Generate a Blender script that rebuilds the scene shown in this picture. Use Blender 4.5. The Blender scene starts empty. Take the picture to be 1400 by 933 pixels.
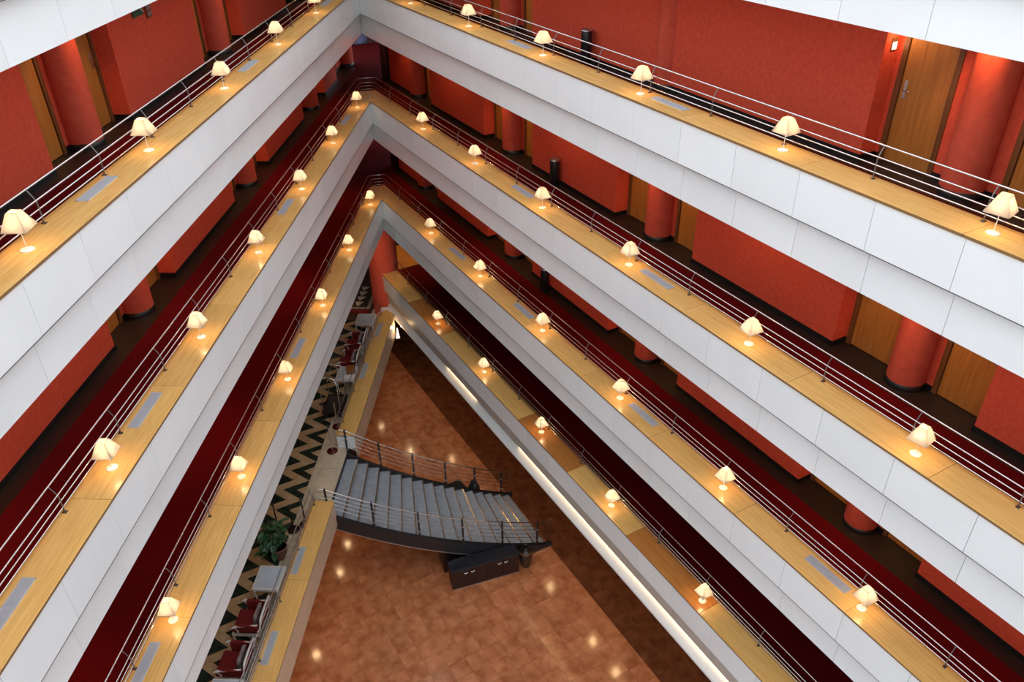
import bpy, bmesh, math, random
from mathutils import Vector, Matrix
random.seed(7)
scene = bpy.context.scene
COL = scene.collection

# ------------------------------------------------------------------ camera, sky, exposure
CZ = 18.6                                   # eye height above the lobby floor
F_PX = 1094.514
PITCH, ROLL = 0.578818138, -0.0167261303
AZ_R, AZ_L = -0.512863876, 0.0539583333     # azimuths of the two wings, seen from the eye
cp, sp = math.cos(PITCH), math.sin(PITCH)
fwd = Vector((0, cp, -sp)); rt = Vector((1, 0, 0)); up = Vector((0, sp, cp))
cr, sr = math.cos(ROLL), math.sin(ROLL)
r2 = rt * cr + up * sr; u2 = up * cr - rt * sr
cam_data = bpy.data.cameras.new('camera')
cam_data.sensor_fit = 'HORIZONTAL'; cam_data.sensor_width = 36.0
cam_data.lens = F_PX / 1400.0 * 36.0
cam_data.clip_end = 300
cam = bpy.data.objects.new('camera', cam_data); COL.objects.link(cam)
cam.matrix_world = Matrix(((r2.x, u2.x, -fwd.x, 0), (r2.y, u2.y, -fwd.y, 0), (r2.z, u2.z, -fwd.z, CZ), (0, 0, 0, 1)))
scene.camera = cam

world = bpy.data.worlds.new('sky'); scene.world = world; world.use_nodes = True
bg = world.node_tree.nodes['Background']
bg.inputs[0].default_value = (0.82, 0.91, 1.0, 1)
bg.inputs[1].default_value = 1.55
scene.view_settings.view_transform = 'Standard'
scene.view_settings.look = 'None'
scene.view_settings.exposure = 0.62
scene.view_settings.gamma = 1.0
scene.view_settings.use_curve_mapping = False
LAMP_W = 22.0          # table lamps
SPOT_W = 42.0         # corridor downlights over the columns, and the added wall fill
WARM = (1.0, 0.63, 0.30)

# ------------------------------------------------------------------ wing coordinates: u along, v outward, z up
CX, CY = -4.32581538, 25.23187114
PHI = (AZ_L - AZ_R) / 2
WING = {}
for w, az in (('R', AZ_R), ('L', AZ_L)):
    u = Vector((-math.sin(az), -math.cos(az)))
    n = Vector((-u.y, u.x))
    if w == 'L': n = -n
    WING[w] = (u, n, math.atan2(u.y, u.x))
SGN = {'R': 1, 'L': -1}
SIDE = {'R': 'right', 'L': 'left'}

def P(w, u, v, z=0.0):
    a, b, _ = WING[w]
    return Vector((CX + a.x * u + b.x * v, CY + a.y * u + b.y * v, z))

def back_uv(w, p):
    a, b, _ = WING[w]
    d = Vector((p[0] - CX, p[1] - CY))
    return d.dot(a), d.dot(b)

TAN = math.tan(PHI)
def miter(v): return -v / TAN              # u of the bisector at offset v
U_END = 26.0

def LZ(z): return z + CZ
LEDGE = {0: LZ(-0.76), 1: LZ(-4.06), 2: LZ(-7.37), 3: LZ(-10.65)}
LEDGE_4R = LZ(-13.88); LEDGE_4L = LZ(-15.22)
FLOOR_DROP = 0.52

# ------------------------------------------------------------------ materials
MATS = {}
def new_mat(name):
    m = bpy.data.materials.new(name); m.use_nodes = True
    nt = m.node_tree
    return m, nt, nt.nodes['Principled BSDF'], nt.links.new

def srgb(r, g, b):
    f = lambda c: ((c / 255 + 0.055) / 1.055) ** 2.4 if c > 10 else c / 255 / 12.92
    return (f(r), f(g), f(b), 1)

def mat(name, c1, c2=None, scale=5.0, rough=0.5, metal=0.0, bump=0.0, stretch=(1, 1, 1), detail=4, per_object=0.0, spec=0.5, coords='Object', rot=0.0, rough_var=0.0):
    if name in MATS: return MATS[name]
    m, nt, bs, link = new_mat(name)
    bs.inputs['Roughness'].default_value = rough
    bs.inputs['Metallic'].default_value = metal
    bs.inputs['Specular IOR Level'].default_value = spec
    c2 = c2 or c1
    tc = nt.nodes.new('ShaderNodeTexCoord'); mp = nt.nodes.new('ShaderNodeMapping')
    mp.inputs['Scale'].default_value = stretch
    mp.inputs['Rotation'].default_value = (0, 0, rot)
    link(tc.outputs[coords], mp.inputs[0])
    nz = nt.nodes.new('ShaderNodeTexNoise'); nz.inputs['Scale'].default_value = scale; nz.inputs['Detail'].default_value = detail
    link(mp.outputs[0], nz.inputs['Vector'])
    mx = nt.nodes.new('ShaderNodeMix'); mx.data_type = 'RGBA'
    mx.inputs[6].default_value = c1; mx.inputs[7].default_value = c2
    rp = nt.nodes.new('ShaderNodeMapRange'); rp.inputs[1].default_value = 0.3; rp.inputs[2].default_value = 0.7
    link(nz.outputs['Fac'], rp.inputs[0]); link(rp.outputs[0], mx.inputs[0])
    out = mx.outputs[2]
    if per_object:
        oi = nt.nodes.new('ShaderNodeObjectInfo')
        mr = nt.nodes.new('ShaderNodeMapRange'); mr.inputs[3].default_value = 1 - per_object; mr.inputs[4].default_value = 1 + per_object
        link(oi.outputs['Random'], mr.inputs[0])
        hs = nt.nodes.new('ShaderNodeHueSaturation')
        link(mr.outputs[0], hs.inputs['Value']); link(out, hs.inputs['Color']); out = hs.outputs[0]
        if coords == 'Object':
            vm = nt.nodes.new('ShaderNodeVectorMath'); vm.operation = 'ADD'
            sc_ = nt.nodes.new('ShaderNodeMath'); sc_.operation = 'MULTIPLY'; sc_.inputs[1].default_value = 37.0
            link(oi.outputs['Random'], sc_.inputs[0])
            link(mp.outputs[0], vm.inputs[0]); link(sc_.outputs[0], vm.inputs[1]); link(vm.outputs[0], nz.inputs['Vector'])
    link(out, bs.inputs['Base Color'])
    if rough_var:
        rr = nt.nodes.new('ShaderNodeMapRange'); rr.inputs[3].default_value = rough - rough_var; rr.inputs[4].default_value = rough + rough_var
        link(nz.outputs['Fac'], rr.inputs[0]); link(rr.outputs[0], bs.inputs['Roughness'])
    if bump:
        bp = nt.nodes.new('ShaderNodeBump'); bp.inputs['Strength'].default_value = bump; bp.inputs['Distance'].default_value = 0.01
        link(nz.outputs['Fac'], bp.inputs['Height']); link(bp.outputs[0], bs.inputs['Normal'])
    MATS[name] = m
    return m

def glow(name, col, strength):
    if name in MATS: return MATS[name]
    m, nt, bs, link = new_mat(name)
    bs.inputs['Base Color'].default_value = (0.8, 0.8, 0.8, 1)
    bs.inputs['Emission Color'].default_value = col
    bs.inputs['Emission Strength'].default_value = strength
    MATS[name] = m
    return m

def translucent(name, col, mixf=0.75):
    if name in MATS: return MATS[name]
    m, nt, bs, link = new_mat(name)
    tr = nt.nodes.new('ShaderNodeBsdfTranslucent'); tr.inputs[0].default_value = col
    bs.inputs['Base Color'].default_value = col; bs.inputs['Roughness'].default_value = 0.9
    mx = nt.nodes.new('ShaderNodeMixShader'); mx.inputs[0].default_value = mixf
    link(bs.outputs[0], mx.inputs[1]); link(tr.outputs[0], mx.inputs[2])
    link(mx.outputs[0], nt.nodes['Material Output'].inputs[0])
    MATS[name] = m
    return m

M_FASCIA = mat('white_lacquer_panel', (0.80, 0.80, 0.78, 1), (0.84, 0.84, 0.82, 1), 1.2, 0.24, per_object=0.02)
M_CORE = mat('parapet_core_grey', (0.30, 0.30, 0.30, 1), None, 3, 0.6)  # plain grey core behind the panel joints
M_STEPSHADE = mat('painted_step_shadow', (0.12, 0.115, 0.11, 1), None, 3, 0.5)
M_WOOD = mat('maple_ledge', srgb(240, 190, 114), srgb(222, 168, 92), 3.0, 0.26, stretch=(0.6, 9, 9), per_object=0.07, detail=6)
M_WOOD_DK = mat('maple_ledge_brown', srgb(200, 132, 66), srgb(178, 108, 48), 3.0, 0.26, stretch=(0.6, 9, 9), per_object=0.05, detail=6)
M_EDGE = mat('ledge_edge', srgb(132, 98, 58), None, 3, 0.4)
M_RED = mat('terracotta_plaster', srgb(224, 82, 52), srgb(208, 70, 42), 14.0, 0.85, bump=0.25, detail=8)
M_COL = mat('terracotta_column', srgb(214, 84, 58), srgb(200, 72, 46), 9.0, 0.8, bump=0.2, detail=6)
M_DOOR = mat('oak_door', srgb(184, 116, 48), srgb(158, 94, 36), 2.5, 0.42, stretch=(9, 9, 0.5), detail=6)
M_FRAME = mat('oak_frame', srgb(122, 72, 34), srgb(98, 56, 24), 3.0, 0.45, stretch=(9, 9, 0.6))
M_DARKWOOD = mat('dark_wood_floor', srgb(38, 29, 25), srgb(25, 19, 17), 3.0, 0.42, stretch=(1, 12, 1), detail=5)
M_BASE = mat('black_baseboard', srgb(22, 19, 18), None, 4, 0.4)
M_CARPET = mat('crimson_carpet', srgb(98, 6, 10), srgb(72, 2, 4), 60.0, 0.95, bump=0.5, detail=3, spec=0.1)
M_CARPET_LINE = M_CARPET
M_CEIL = mat('ceiling_paint', srgb(190, 150, 125), None, 2, 0.9)
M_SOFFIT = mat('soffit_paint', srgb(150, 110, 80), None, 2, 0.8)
M_CHROME = mat('brushed_chrome', (0.78, 0.78, 0.80, 1), None, 8, 0.22, 1.0)
M_STEEL = mat('satin_steel', (0.62, 0.62, 0.64, 1), None, 8, 0.3, 1.0)
M_POST = mat('dark_steel_post', (0.20, 0.19, 0.19, 1), None, 8, 0.35, 0.9)
M_VENT = mat('aluminium_grille', (0.62, 0.64, 0.67, 1), None, 8, 0.45, 0.35)
M_VENT_DK = mat('grille_gap', (0.20, 0.21, 0.23, 1), None, 8, 0.6)
M_LAMPBASE = mat('cream_lamp_base', (0.86, 0.82, 0.74, 1), None, 8, 0.3)
M_SHADE = translucent('lampshade_fabric', (0.44, 0.42, 0.40, 1))
M_BULB = glow('bulb', (1, 0.75, 0.45, 1), 18.0)
M_BLACK = mat('black_lacquer', (0.012, 0.012, 0.014, 1), None, 5, 0.35)
M_SAND = mat('pale_sand', srgb(150, 120, 110), srgb(110, 90, 85), 40, 0.9)
M_TREAD = mat('grey_stair_tread', srgb(164, 168, 174), srgb(146, 150, 156), 6.0, 0.38, detail=6)
M_RISER = mat('brown_riser', srgb(84, 44, 24), srgb(60, 30, 16), 5.0, 0.5)
M_NOSE = mat('brass_nosing', (0.72, 0.56, 0.36, 1), None, 6, 0.25, 1.0)
M_STRING = mat('black_stringer', (0.014, 0.014, 0.016, 1), None, 6, 0.38)
M_TILE = mat('cork_brown_tile', srgb(216, 140, 94), srgb(170, 98, 58), 3.0, 0.14, per_object=0.06, detail=7, rough_var=0.02)
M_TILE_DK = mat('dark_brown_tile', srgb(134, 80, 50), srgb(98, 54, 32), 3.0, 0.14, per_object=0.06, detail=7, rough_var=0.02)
M_GROUT = mat('tile_bed', srgb(112, 62, 36), None, 3, 0.6)
M_MARBLE_BEIGE = mat('beige_marble', srgb(205, 176, 138), srgb(184, 150, 112), 4.0, 0.2, per_object=0.06, detail=7)
M_MARBLE_CREAM = mat('cream_marble', srgb(216, 200, 176), srgb(196, 176, 148), 4.0, 0.2, per_object=0.04, detail=7)
M_MARBLE_GREEN = mat('dark_green_marble', srgb(26, 38, 32), srgb(44, 60, 50), 6.0, 0.18, per_object=0.1, detail=7)
M_WHITEWOOD = mat('white_painted_wood', srgb(216, 210, 204), None, 5, 0.35)
M_GLASSTOP = mat('pale_table_top', srgb(196, 206, 216), srgb(180, 192, 204), 4, 0.15)
M_VELVET = mat('red_velvet', srgb(124, 18, 20), srgb(100, 12, 15), 20, 0.9)
M_CUSHION = mat('patterned_cushion', srgb(170, 150, 146), srgb(92, 72, 74), 30, 0.9)
M_LEAF = mat('glossy_green_leaf', srgb(38, 74, 44), srgb(70, 104, 70), 6, 0.3, per_object=0.3)
M_POT = mat('terracotta_pot', srgb(150, 104, 84), srgb(128, 84, 66), 6, 0.7)
M_SIDEBOARD = mat('wenge_wood', srgb(46, 22, 17), srgb(32, 15, 11), 3.0, 0.4, stretch=(1, 9, 1))
M_SIDETOP = mat('black_top', srgb(34, 34, 40), None, 3, 0.25)
M_CERAMIC = mat('dark_glazed_ceramic', srgb(72, 50, 38), srgb(30, 22, 18), 24, 0.3)
M_BRASSBROWN = mat('oxblood_base', srgb(92, 28, 22), None, 5, 0.25, 0.3)
M_TAN = mat('tan_leather', srgb(150, 92, 40), srgb(130, 76, 30), 8, 0.5)
M_PARQUET = mat('honey_parquet', srgb(206, 142, 74), srgb(180, 116, 54), 3, 0.3, stretch=(1, 8, 1), per_object=0.1)
M_GREENSIGN = mat('green_sign_face', srgb(20, 70, 48), None, 4, 0.4)
M_WHITE = mat('white_print', srgb(230, 230, 225), None, 4, 0.5)
M_PLAQUE = glow('lit_number_plaque', (1, 0.80, 0.52, 1), 5.0)
M_DOWN = glow('downlight_lens', (1, 0.74, 0.42, 1), 40.0)
M_LED = glow('cove_strip', (1, 0.82, 0.55, 1), 16.0)
M_WINDOW = mat('blue_grey_window', srgb(120, 130, 160), srgb(70, 80, 110), 3, 0.1)
M_WHITEWALL = mat('white_plaster', (0.80, 0.80, 0.80, 1), None, 2, 0.6)
M_GREYWALL = mat('grey_wall', (0.74, 0.74, 0.74, 1), None, 2, 0.7)
M_STAIRRAIL = mat('bronze_rail', (0.52, 0.48, 0.44, 1), None, 8, 0.25, 1.0)
M_DARKWALL = mat('dark_lobby_wall', srgb(70, 40, 28), None, 2, 0.6)
M_STRIPE_W = mat('rug_cream', srgb(200, 190, 170), None, 30, 0.95)

# ------------------------------------------------------------------ mesh helpers
class MB:
    def __init__(s): s.v = []; s.f = []; s.mi = []; s.sm = []
    def add(s, verts, faces, mi=0, smooth=False):
        k = len(s.v); s.v += [tuple(p) for p in verts]
        for f in faces: s.f.append(tuple(i + k for i in f)); s.mi.append(mi); s.sm.append(smooth)
        return s
    def hexa(s, p, mi=0):          # p: 4 bottom then 4 top
        return s.add(p, [(3, 2, 1, 0), (4, 5, 6, 7), (0, 1, 5, 4), (1, 2, 6, 5), (2, 3, 7, 6), (3, 0, 4, 7)], mi)
    def box(s, x0, x1, y0, y1, z0, z1, mi=0):
        return s.hexa([(x0, y0, z0), (x1, y0, z0), (x1, y1, z0), (x0, y1, z0), (x0, y0, z1), (x1, y0, z1), (x1, y1, z1), (x0, y1, z1)], mi)
    def wbox(s, w, u0, u1, v0, v1, z0, z1, mi=0):
        c = [(u0, v0), (u1, v0), (u1, v1), (u0, v1)]
        return s.hexa([P(w, a, b, z0) for a, b in c] + [P(w, a, b, z1) for a, b in c], mi)
    def prism(s, pts, z0, z1, mi=0):   # pts: 2D world points
        n = len(pts)
        return s.add([(p[0], p[1], z0) for p in pts] + [(p[0], p[1], z1) for p in pts],
                     [tuple(range(n))[::-1], tuple(range(n, 2 * n))] + [(i, (i + 1) % n, n + (i + 1) % n, n + i) for i in range(n)], mi)
    def wprism(s, w, uv, z0, z1, mi=0): return s.prism([P(w, a, b) for a, b in uv], z0, z1, mi)
    def lathe(s, cx, cy, prof, n=16, mi=0, smooth=True, caps=True):
        k = len(s.v); m = len(prof)
        vs = [(cx + r * math.cos(2 * math.pi * i / n), cy + r * math.sin(2 * math.pi * i / n), z) for r, z in prof for i in range(n)]
        fs = [(j * n + i, j * n + (i + 1) % n, (j + 1) * n + (i + 1) % n, (j + 1) * n + i) for j in range(m - 1) for i in range(n)]
        s.add(vs, fs, mi, smooth)
        if caps:
            s.add(vs[:n], [tuple(range(n))[::-1]], mi); s.add(vs[-n:], [tuple(range(n))], mi)
        return s
    def tube(s, path, r, n=6, mi=0, closed=False, smooth=True):
        path = [Vector(p) for p in path]; m = len(path); rings = []
        for i, p in enumerate(path):
            a = path[i] - path[i - 1] if i > 0 else path[1] - path[0]
            b = path[i + 1] - path[i] if i < m - 1 else a
            t = (a.normalized() + b.normalized()); t = t.normalized() if t.length > 1e-6 else b.normalized()
            ref = Vector((0, 0, 1)) if abs(t.z) < 0.95 else Vector((1, 0, 0))
            x = t.cross(ref).normalized(); y = x.cross(t).normalized()
            cosang = max(0.5, t.dot(b.normalized()))
            rings.append([p + (x * math.cos(2 * math.pi * k / n) / (cosang if abs(t.z) < 0.95 else 1) + y * math.sin(2 * math.pi * k / n)) * (r[i] if isinstance(r, (list, tuple)) else r) for k in range(n)])
        vs = [q for g in rings for q in g]
        fs = [(j * n + i, j * n + (i + 1) % n, (j + 1) * n + (i + 1) % n, (j + 1) * n + i) for j in range(m - 1) for i in range(n)]
        s.add(vs, fs, mi, smooth)
        s.add(rings[0], [tuple(range(n))[::-1]], mi); s.add(rings[-1], [tuple(range(n))], mi)
        return s
    def mesh(s, name, mats, bevel=0.0, segs=1, recalc=True):
        me = bpy.data.meshes.new(name)
        me.from_pydata(s.v, [], s.f)
        for m in (mats if isinstance(mats, (list, tuple)) else [mats]): me.materials.append(m)
        me.polygons.foreach_set('material_index', s.mi)
        me.polygons.foreach_set('use_smooth', s.sm)
        if recalc or bevel:
            bm = bmesh.new(); bm.from_mesh(me)
            if bevel:
                bmesh.ops.remove_doubles(bm, verts=bm.verts, dist=1e-5)
                es = [e for e in bm.edges if len(e.link_faces) == 2 and e.calc_face_angle(0) > 0.6]
                bmesh.ops.bevel(bm, geom=es, offset=bevel, segments=segs, affect='EDGES', profile=0.5, clamp_overlap=True)
            bmesh.ops.recalc_face_normals(bm, faces=bm.faces)
            bm.to_mesh(me); bm.free()
        me.update()
        return me
    def obj(s, name, mats, parent=None, bevel=0.0, segs=1):
        return link(name, s.mesh(name, mats, bevel, segs), parent)

def link(name, me, parent=None, loc=None, rz=0.0):
    o = bpy.data.objects.new(name, me); COL.objects.link(o)
    if loc is not None: o.location = loc
    if rz: o.rotation_euler = (0, 0, rz)
    if parent is not None:
        o.parent = parent
        if loc is None and not rz: o.matrix_parent_inverse = Matrix.Translation(-parent.location) if parent.rotation_euler.z == 0 else (Matrix.Translation(parent.location) @ parent.rotation_euler.to_matrix().to_4x4()).inverted()
    return o

def child_local(name, me, parent, loc=(0, 0, 0), rz=0.0):
    o = bpy.data.objects.new(name, me); COL.objects.link(o); o.parent = parent
    o.location = loc; o.rotation_euler = (0, 0, rz)
    return o

def world_child(name, me, parent, loc, rz=0.0):     # parent sits at the world origin without rotation
    o = bpy.data.objects.new(name, me); COL.objects.link(o); o.parent = parent
    o.location = loc; o.rotation_euler = (0, 0, rz)
    return o

def thing(name, label, cat, loc=(0, 0, 0), rz=0.0, group=None, kind=None):
    o = bpy.data.objects.new(name, None); COL.objects.link(o)
    o.empty_display_size = 0.2
    o.location = loc; o.rotation_euler = (0, 0, rz)
    tag(o, label, cat, group, kind)
    return o

def tag(o, label=None, cat=None, group=None, kind=None):
    if label: o['label'] = label
    if cat: o['category'] = cat
    if group: o['group'] = group
    if kind: o['kind'] = kind
    return o

def struct(name, mb, mats, label=None):
    o = mb.obj(name, mats)
    o['kind'] = 'structure'
    if label: o['label'] = label
    return o

def copy_tree(o, parent=None):
    c = o.copy(); COL.objects.link(c)
    if parent is not None: c.parent = parent
    for ch in list(o.children): copy_tree(ch, c)
    return c

def point_light(name, loc, power, col=WARM, rad=0.03, parent=None):
    l = bpy.data.lights.new(name, 'POINT'); l.energy = power; l.color = col; l.shadow_soft_size = rad
    o = bpy.data.objects.new(name, l); COL.objects.link(o); o.location = loc
    if parent is not None: o.parent = parent
    return o

def spot_light(name, loc, power, ang, col=WARM, rad=0.05, blend=0.6, tilt=None):
    l = bpy.data.lights.new(name, 'SPOT'); l.energy = power; l.color = col; l.shadow_soft_size = rad
    l.spot_size = math.radians(ang); l.spot_blend = blend
    o = bpy.data.objects.new(name, l); COL.objects.link(o); o.location = loc
    if tilt is not None: o.rotation_euler = Vector(tilt).to_track_quat('-Z', 'Y').to_euler()
    return o

LEVEL_NAME = {0: 'gallery overhead', 1: 'top gallery', 2: 'second gallery down', 3: 'third gallery down'}

# ------------------------------------------------------------------ parapets: cores, panels, ledges
def panel_mesh(du, dz, name='fascia_panel', th=0.03, m=None):
    return MB().box(-du / 2, du / 2, -th / 2, th / 2, -dz / 2, dz / 2).mesh(name, m or M_FASCIA, bevel=0.0025)

PANEL_CACHE = {}
def fascia_row(w, parent, joints, z1, z0, v, m=None):
    g = 0.0035
    for a, b in zip(joints[:-1], joints[1:]):
        du = round(b - a - 2 * g, 4); key = (du, round(z1 - z0, 3), m)
        if key not in PANEL_CACHE: PANEL_CACHE[key] = panel_mesh(du, z1 - z0, m=m)
        world_child('fascia_panel', PANEL_CACHE[key], parent, P(w, (a + b) / 2, v + 0.015, (z0 + z1) / 2), WING[w][2])

PHASE = {'R': 18.215, 'L': 16.385}
def joints_for(w, u_start=0.0, u_end=U_END, pitch=1.2475):
    k0 = math.ceil((u_start + 0.25 - PHASE[w]) / pitch)
    js = [u_start]
    k = k0
    while PHASE[w] + k * pitch < u_end - 0.2:
        js.append(PHASE[w] + k * pitch); k += 1
    return js + [u_end]

CUT_S = 1.12
CB = (-CUT_S * math.cos(PHI), CUT_S * math.sin(PHI))            # cut point on the bisector
LEDGE_BACK = 0.565
_t = (LEDGE_BACK - CB[1]) / math.cos(PHI)
CBK = (CB[0] + _t * math.sin(PHI), LEDGE_BACK)

def gallery_parapet(w, lz, name):
    """core wall behind the panels; the upper row proud, the lower row set back"""
    z_mid, z_bot = lz - 0.74, lz - 1.42
    mb = MB()
    mb.wprism(w, [(miter(0.032), 0.032), CB, CBK, (U_END, LEDGE_BACK - 0.005), (U_END, 0.032)], z_mid + 0.01, lz - 0.036)
    mb.wprism(w, [(miter(0.18), 0.18), CB, CBK, (U_END, LEDGE_BACK - 0.005), (U_END, 0.18)], z_bot + 0.01, z_mid + 0.01)
    o = struct(name, mb, M_CORE)
    js = joints_for(w)
    fascia_row(w, o, js, lz - 0.038, z_mid, 0.0)
    MB().wprism(w, [(0.0, -0.0012), (miter(0.034), 0.034), (U_END, 0.034), (U_END, -0.0012)], z_mid - 0.012, z_mid + 0.001).obj('step_shadow_strip', M_STEPSHADE, o)  # dark strip that paints the shadow line under the upper row
    js2 = [miter(0.15)] + js[1:]
    fascia_row(w, o, js2, z_mid - 0.004, z_bot, 0.15)
    return o

def ledge(w, lz, js, name, start_poly, vents, dark=None, th=0.044):
    """maple ledge: boards laid end to end, aluminium grilles let into them"""
    o = bpy.data.objects.new(name, None); COL.objects.link(o); o['kind'] = 'structure'
    for i in range(len(js) - 1):
        a, b = js[i], js[i + 1]
        mb = MB()
        if i == 0 and start_poly:
            uv = start_poly + [(b - 0.002, LEDGE_BACK), (b - 0.002, -0.022)]
        else:
            uv = [(a + 0.002, -0.022), (a + 0.002, LEDGE_BACK), (b - 0.002, LEDGE_BACK), (b - 0.002, -0.022)]
        cu = (a + b) / 2; c = P(w, cu, 0.27, lz - th / 2)
        sg = SGN[w]
        pts = [((p[0] - cu), sg * (p[1] - 0.27)) for p in uv]
        me = mb.prism(pts, -th / 2, th / 2).mesh('ledge_board', [M_WOOD_DK if dark and i in dark else M_WOOD, M_EDGE], bevel=0.003)
        for pl_ in me.polygons:
            if abs(pl_.normal.z) < 0.3: pl_.material_index = 1
        world_child('ledge_board', me, o, c, WING[w][2])
    for (cu, cv) in vents:
        world_child('vent_grille', VENT, o, P(w, cu, cv, lz), WING[w][2])
    return o

mbv = MB()
mbv.box(-0.425, 0.425, -0.08, 0.08, 0.0, 0.004, 1)
for y0, y1 in ((-0.085, -0.068), (0.068, 0.085)): mbv.box(-0.43, 0.43, y0, y1, 0, 0.009, 0)
for x0, x1 in ((-0.43, -0.415), (0.415, 0.43), (-0.005, 0.005)): mbv.box(x0, x1, -0.085, 0.085, 0, 0.009, 0)
for k in range(9):
    y = -0.060 + k * 0.015
    mbv.box(-0.42, 0.42, y - 0.005, y + 0.005, 0, 0.008, 0)
VENT = mbv.mesh('vent_grille', [M_VENT, M_VENT_DK])

def ledge_joints(phase, u0=None, pitch=2.495):
    k = math.ceil((0.6 - phase) / pitch); js = [0.0]
    while phase + k * pitch < U_END - 0.3: js.append(phase + k * pitch); k += 1
    return js + [U_END]
START = [(0.022 / TAN, -0.022), CB, CBK]
trim_n = [0]
def trim_name():
    trim_n[0] += 1
    return 'trim_%d' % trim_n[0]

VENTS = {'R0': [], 'L0': [], 'R1': [8.73, 13.74], 'L1': [15.17, 8.86, 2.39], 'R2': [8.83, 13.84], 'L2': [1.92, 8.22, 15.72, 19.33],
         'R3': [5.04, 8.83, 13.83, 18.80], 'L3': [9.12, 17.80]}
JPH = {'R0': 14.4, 'L0': 15.0, 'R1': 19.42, 'L1': 17.02, 'R2': 19.99, 'L2': 17.60, 'R3': 19.48, 'L3': 16.90}
PAR = {}
for lev in (0, 1, 2, 3):
    for w in 'RL':
        PAR[w, lev] = gallery_parapet(w, LEDGE[lev], 'wall_' + SIDE[w])
        ledge(w, LEDGE[lev], ledge_joints(JPH[w + str(lev)]), trim_name(), START, [(u, 0.35) for u in VENTS[w + str(lev)]])

# ------------------------------------------------------------------ corridors: floor, carpet, ceiling, walls
APEX_V = 2.75
def corridor_floor(w, lz):
    fz = lz - FLOOR_DROP
    mb = MB().wprism(w, [CB, (miter(2.75), 2.75), (U_END, 2.75), (U_END, LEDGE_BACK - 0.005), CBK], fz - 0.30, fz)
    o = struct('floor', mb, M_DARKWOOD)
    uv = [CB, (miter(1.76), 1.76), (U_END, 1.76), (U_END, LEDGE_BACK), CBK]
    MB().wprism(w, uv, fz, fz + 0.008).obj('carpet', M_CARPET, o)
    return o

def corridor_ceiling(w, lz_above):
    z = lz_above - 1.405
    mb = MB().wprism(w, [(miter(0.16), 0.16), (miter(2.75), 2.75), (U_END, 2.75), (U_END, 0.16)], z, z + 0.10)
    return struct('ceiling', mb, M_CEIL)

FACE, DOORV = 2.06, 2.40
COLR = 0.30
door_n = [0]
def column_mesh(h):
    return MB().lathe(0, 0, [(COLR, 0), (COLR, h)], 28).mesh('column', M_COL)
def column_base_mesh():
    return MB().lathe(0, 0, [(COLR + 0.014, 0), (COLR + 0.014, 0.10), (COLR + 0.004, 0.105)], 28).mesh('baseboard', M_BASE)
COLBASE = column_base_mesh()
COLMESH = {}

lever = MB()
lever.box(-0.028, 0.028, -0.012, 0, -0.13, 0.13)
lever.box(-0.018, 0.018, -0.018, -0.012, 0.06, 0.11)
lever.tube([(0, -0.012, 0.0), (0, -0.055, 0.0), (-0.11, -0.055, -0.005)], 0.010, 6)
LEVER = {-1: lever.mesh('door_handle', M_STEEL)}
lever2 = MB()
lever2.box(-0.028, 0.028, -0.012, 0, -0.13, 0.13)
lever2.box(-0.018, 0.018, -0.018, -0.012, 0.06, 0.11)
lever2.tube([(0, -0.012, 0.0), (0, -0.055, 0.0), (0.11, -0.055, -0.005)], 0.010, 6)
LEVER[1] = lever2.mesh('door_handle', M_STEEL)

def door(w, u0, u1, fz, top, handle_side):
    """oak door in the back of a recess; handle_side -1: near u0, +1: near u1"""
    door_n[0] += 1
    o = MB().wbox(w, u0 + 0.006, u1 - 0.006, DOORV, DOORV + 0.045, fz + 0.012, top).obj('door_%d' % door_n[0], M_DOOR, None, 0.003)
    o['kind'] = 'structure'
    fr = MB()
    for a, b in ((u0 - 0.085, u0), (u1, u1 + 0.085)): fr.wbox(w, a, b, DOORV - 0.03, DOORV + 0.06, fz, top + 0.08)
    fr.wbox(w, u0, u1, DOORV - 0.03, DOORV + 0.06, top + 0.005, top + 0.08)
    fr.obj('door_frame', M_FRAME, o, 0.003)
    hu = u0 + 0.09 if handle_side < 0 else u1 - 0.09
    flip = SGN[w] * -handle_side
    h = bpy.data.objects.new('door_handle', LEVER[flip]); COL.objects.link(h); h.parent = o
    h.location = P(w, hu, DOORV, fz + 1.12)
    h.rotation_euler = (0, 0, WING[w][2] + (0 if w == 'R' else math.pi))
    return o

def wall_panel(w, o, u0, u1, fz, top, v0=FACE, name='wall_panel'):
    MB().wbox(w, u0, u1, v0, 2.74, fz, top).obj(name, M_RED, o, 0.006)
    bb = MB().wbox(w, u0 - 0.012, u1 + 0.012, v0 - 0.014, v0 + 0.02, fz, fz + 0.10)
    if v0 == FACE:
        for a, b in ((u0 - 0.014, u0 + 0.002), (u1 - 0.002, u1 + 0.014)): bb.wbox(w, a, b, v0 - 0.014, DOORV + 0.03, fz, fz + 0.10)
    bb.obj('baseboard', M_BASE, o)

def column_at(w, o, cu, cv, fz, top):
    h = round(top - fz, 3)
    if h not in COLMESH: COLMESH[h] = column_mesh(h)
    world_child('column', COLMESH[h], o, P(w, cu, cv, fz))
    world_child('baseboard', COLBASE, o, P(w, cu, cv, fz))

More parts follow.
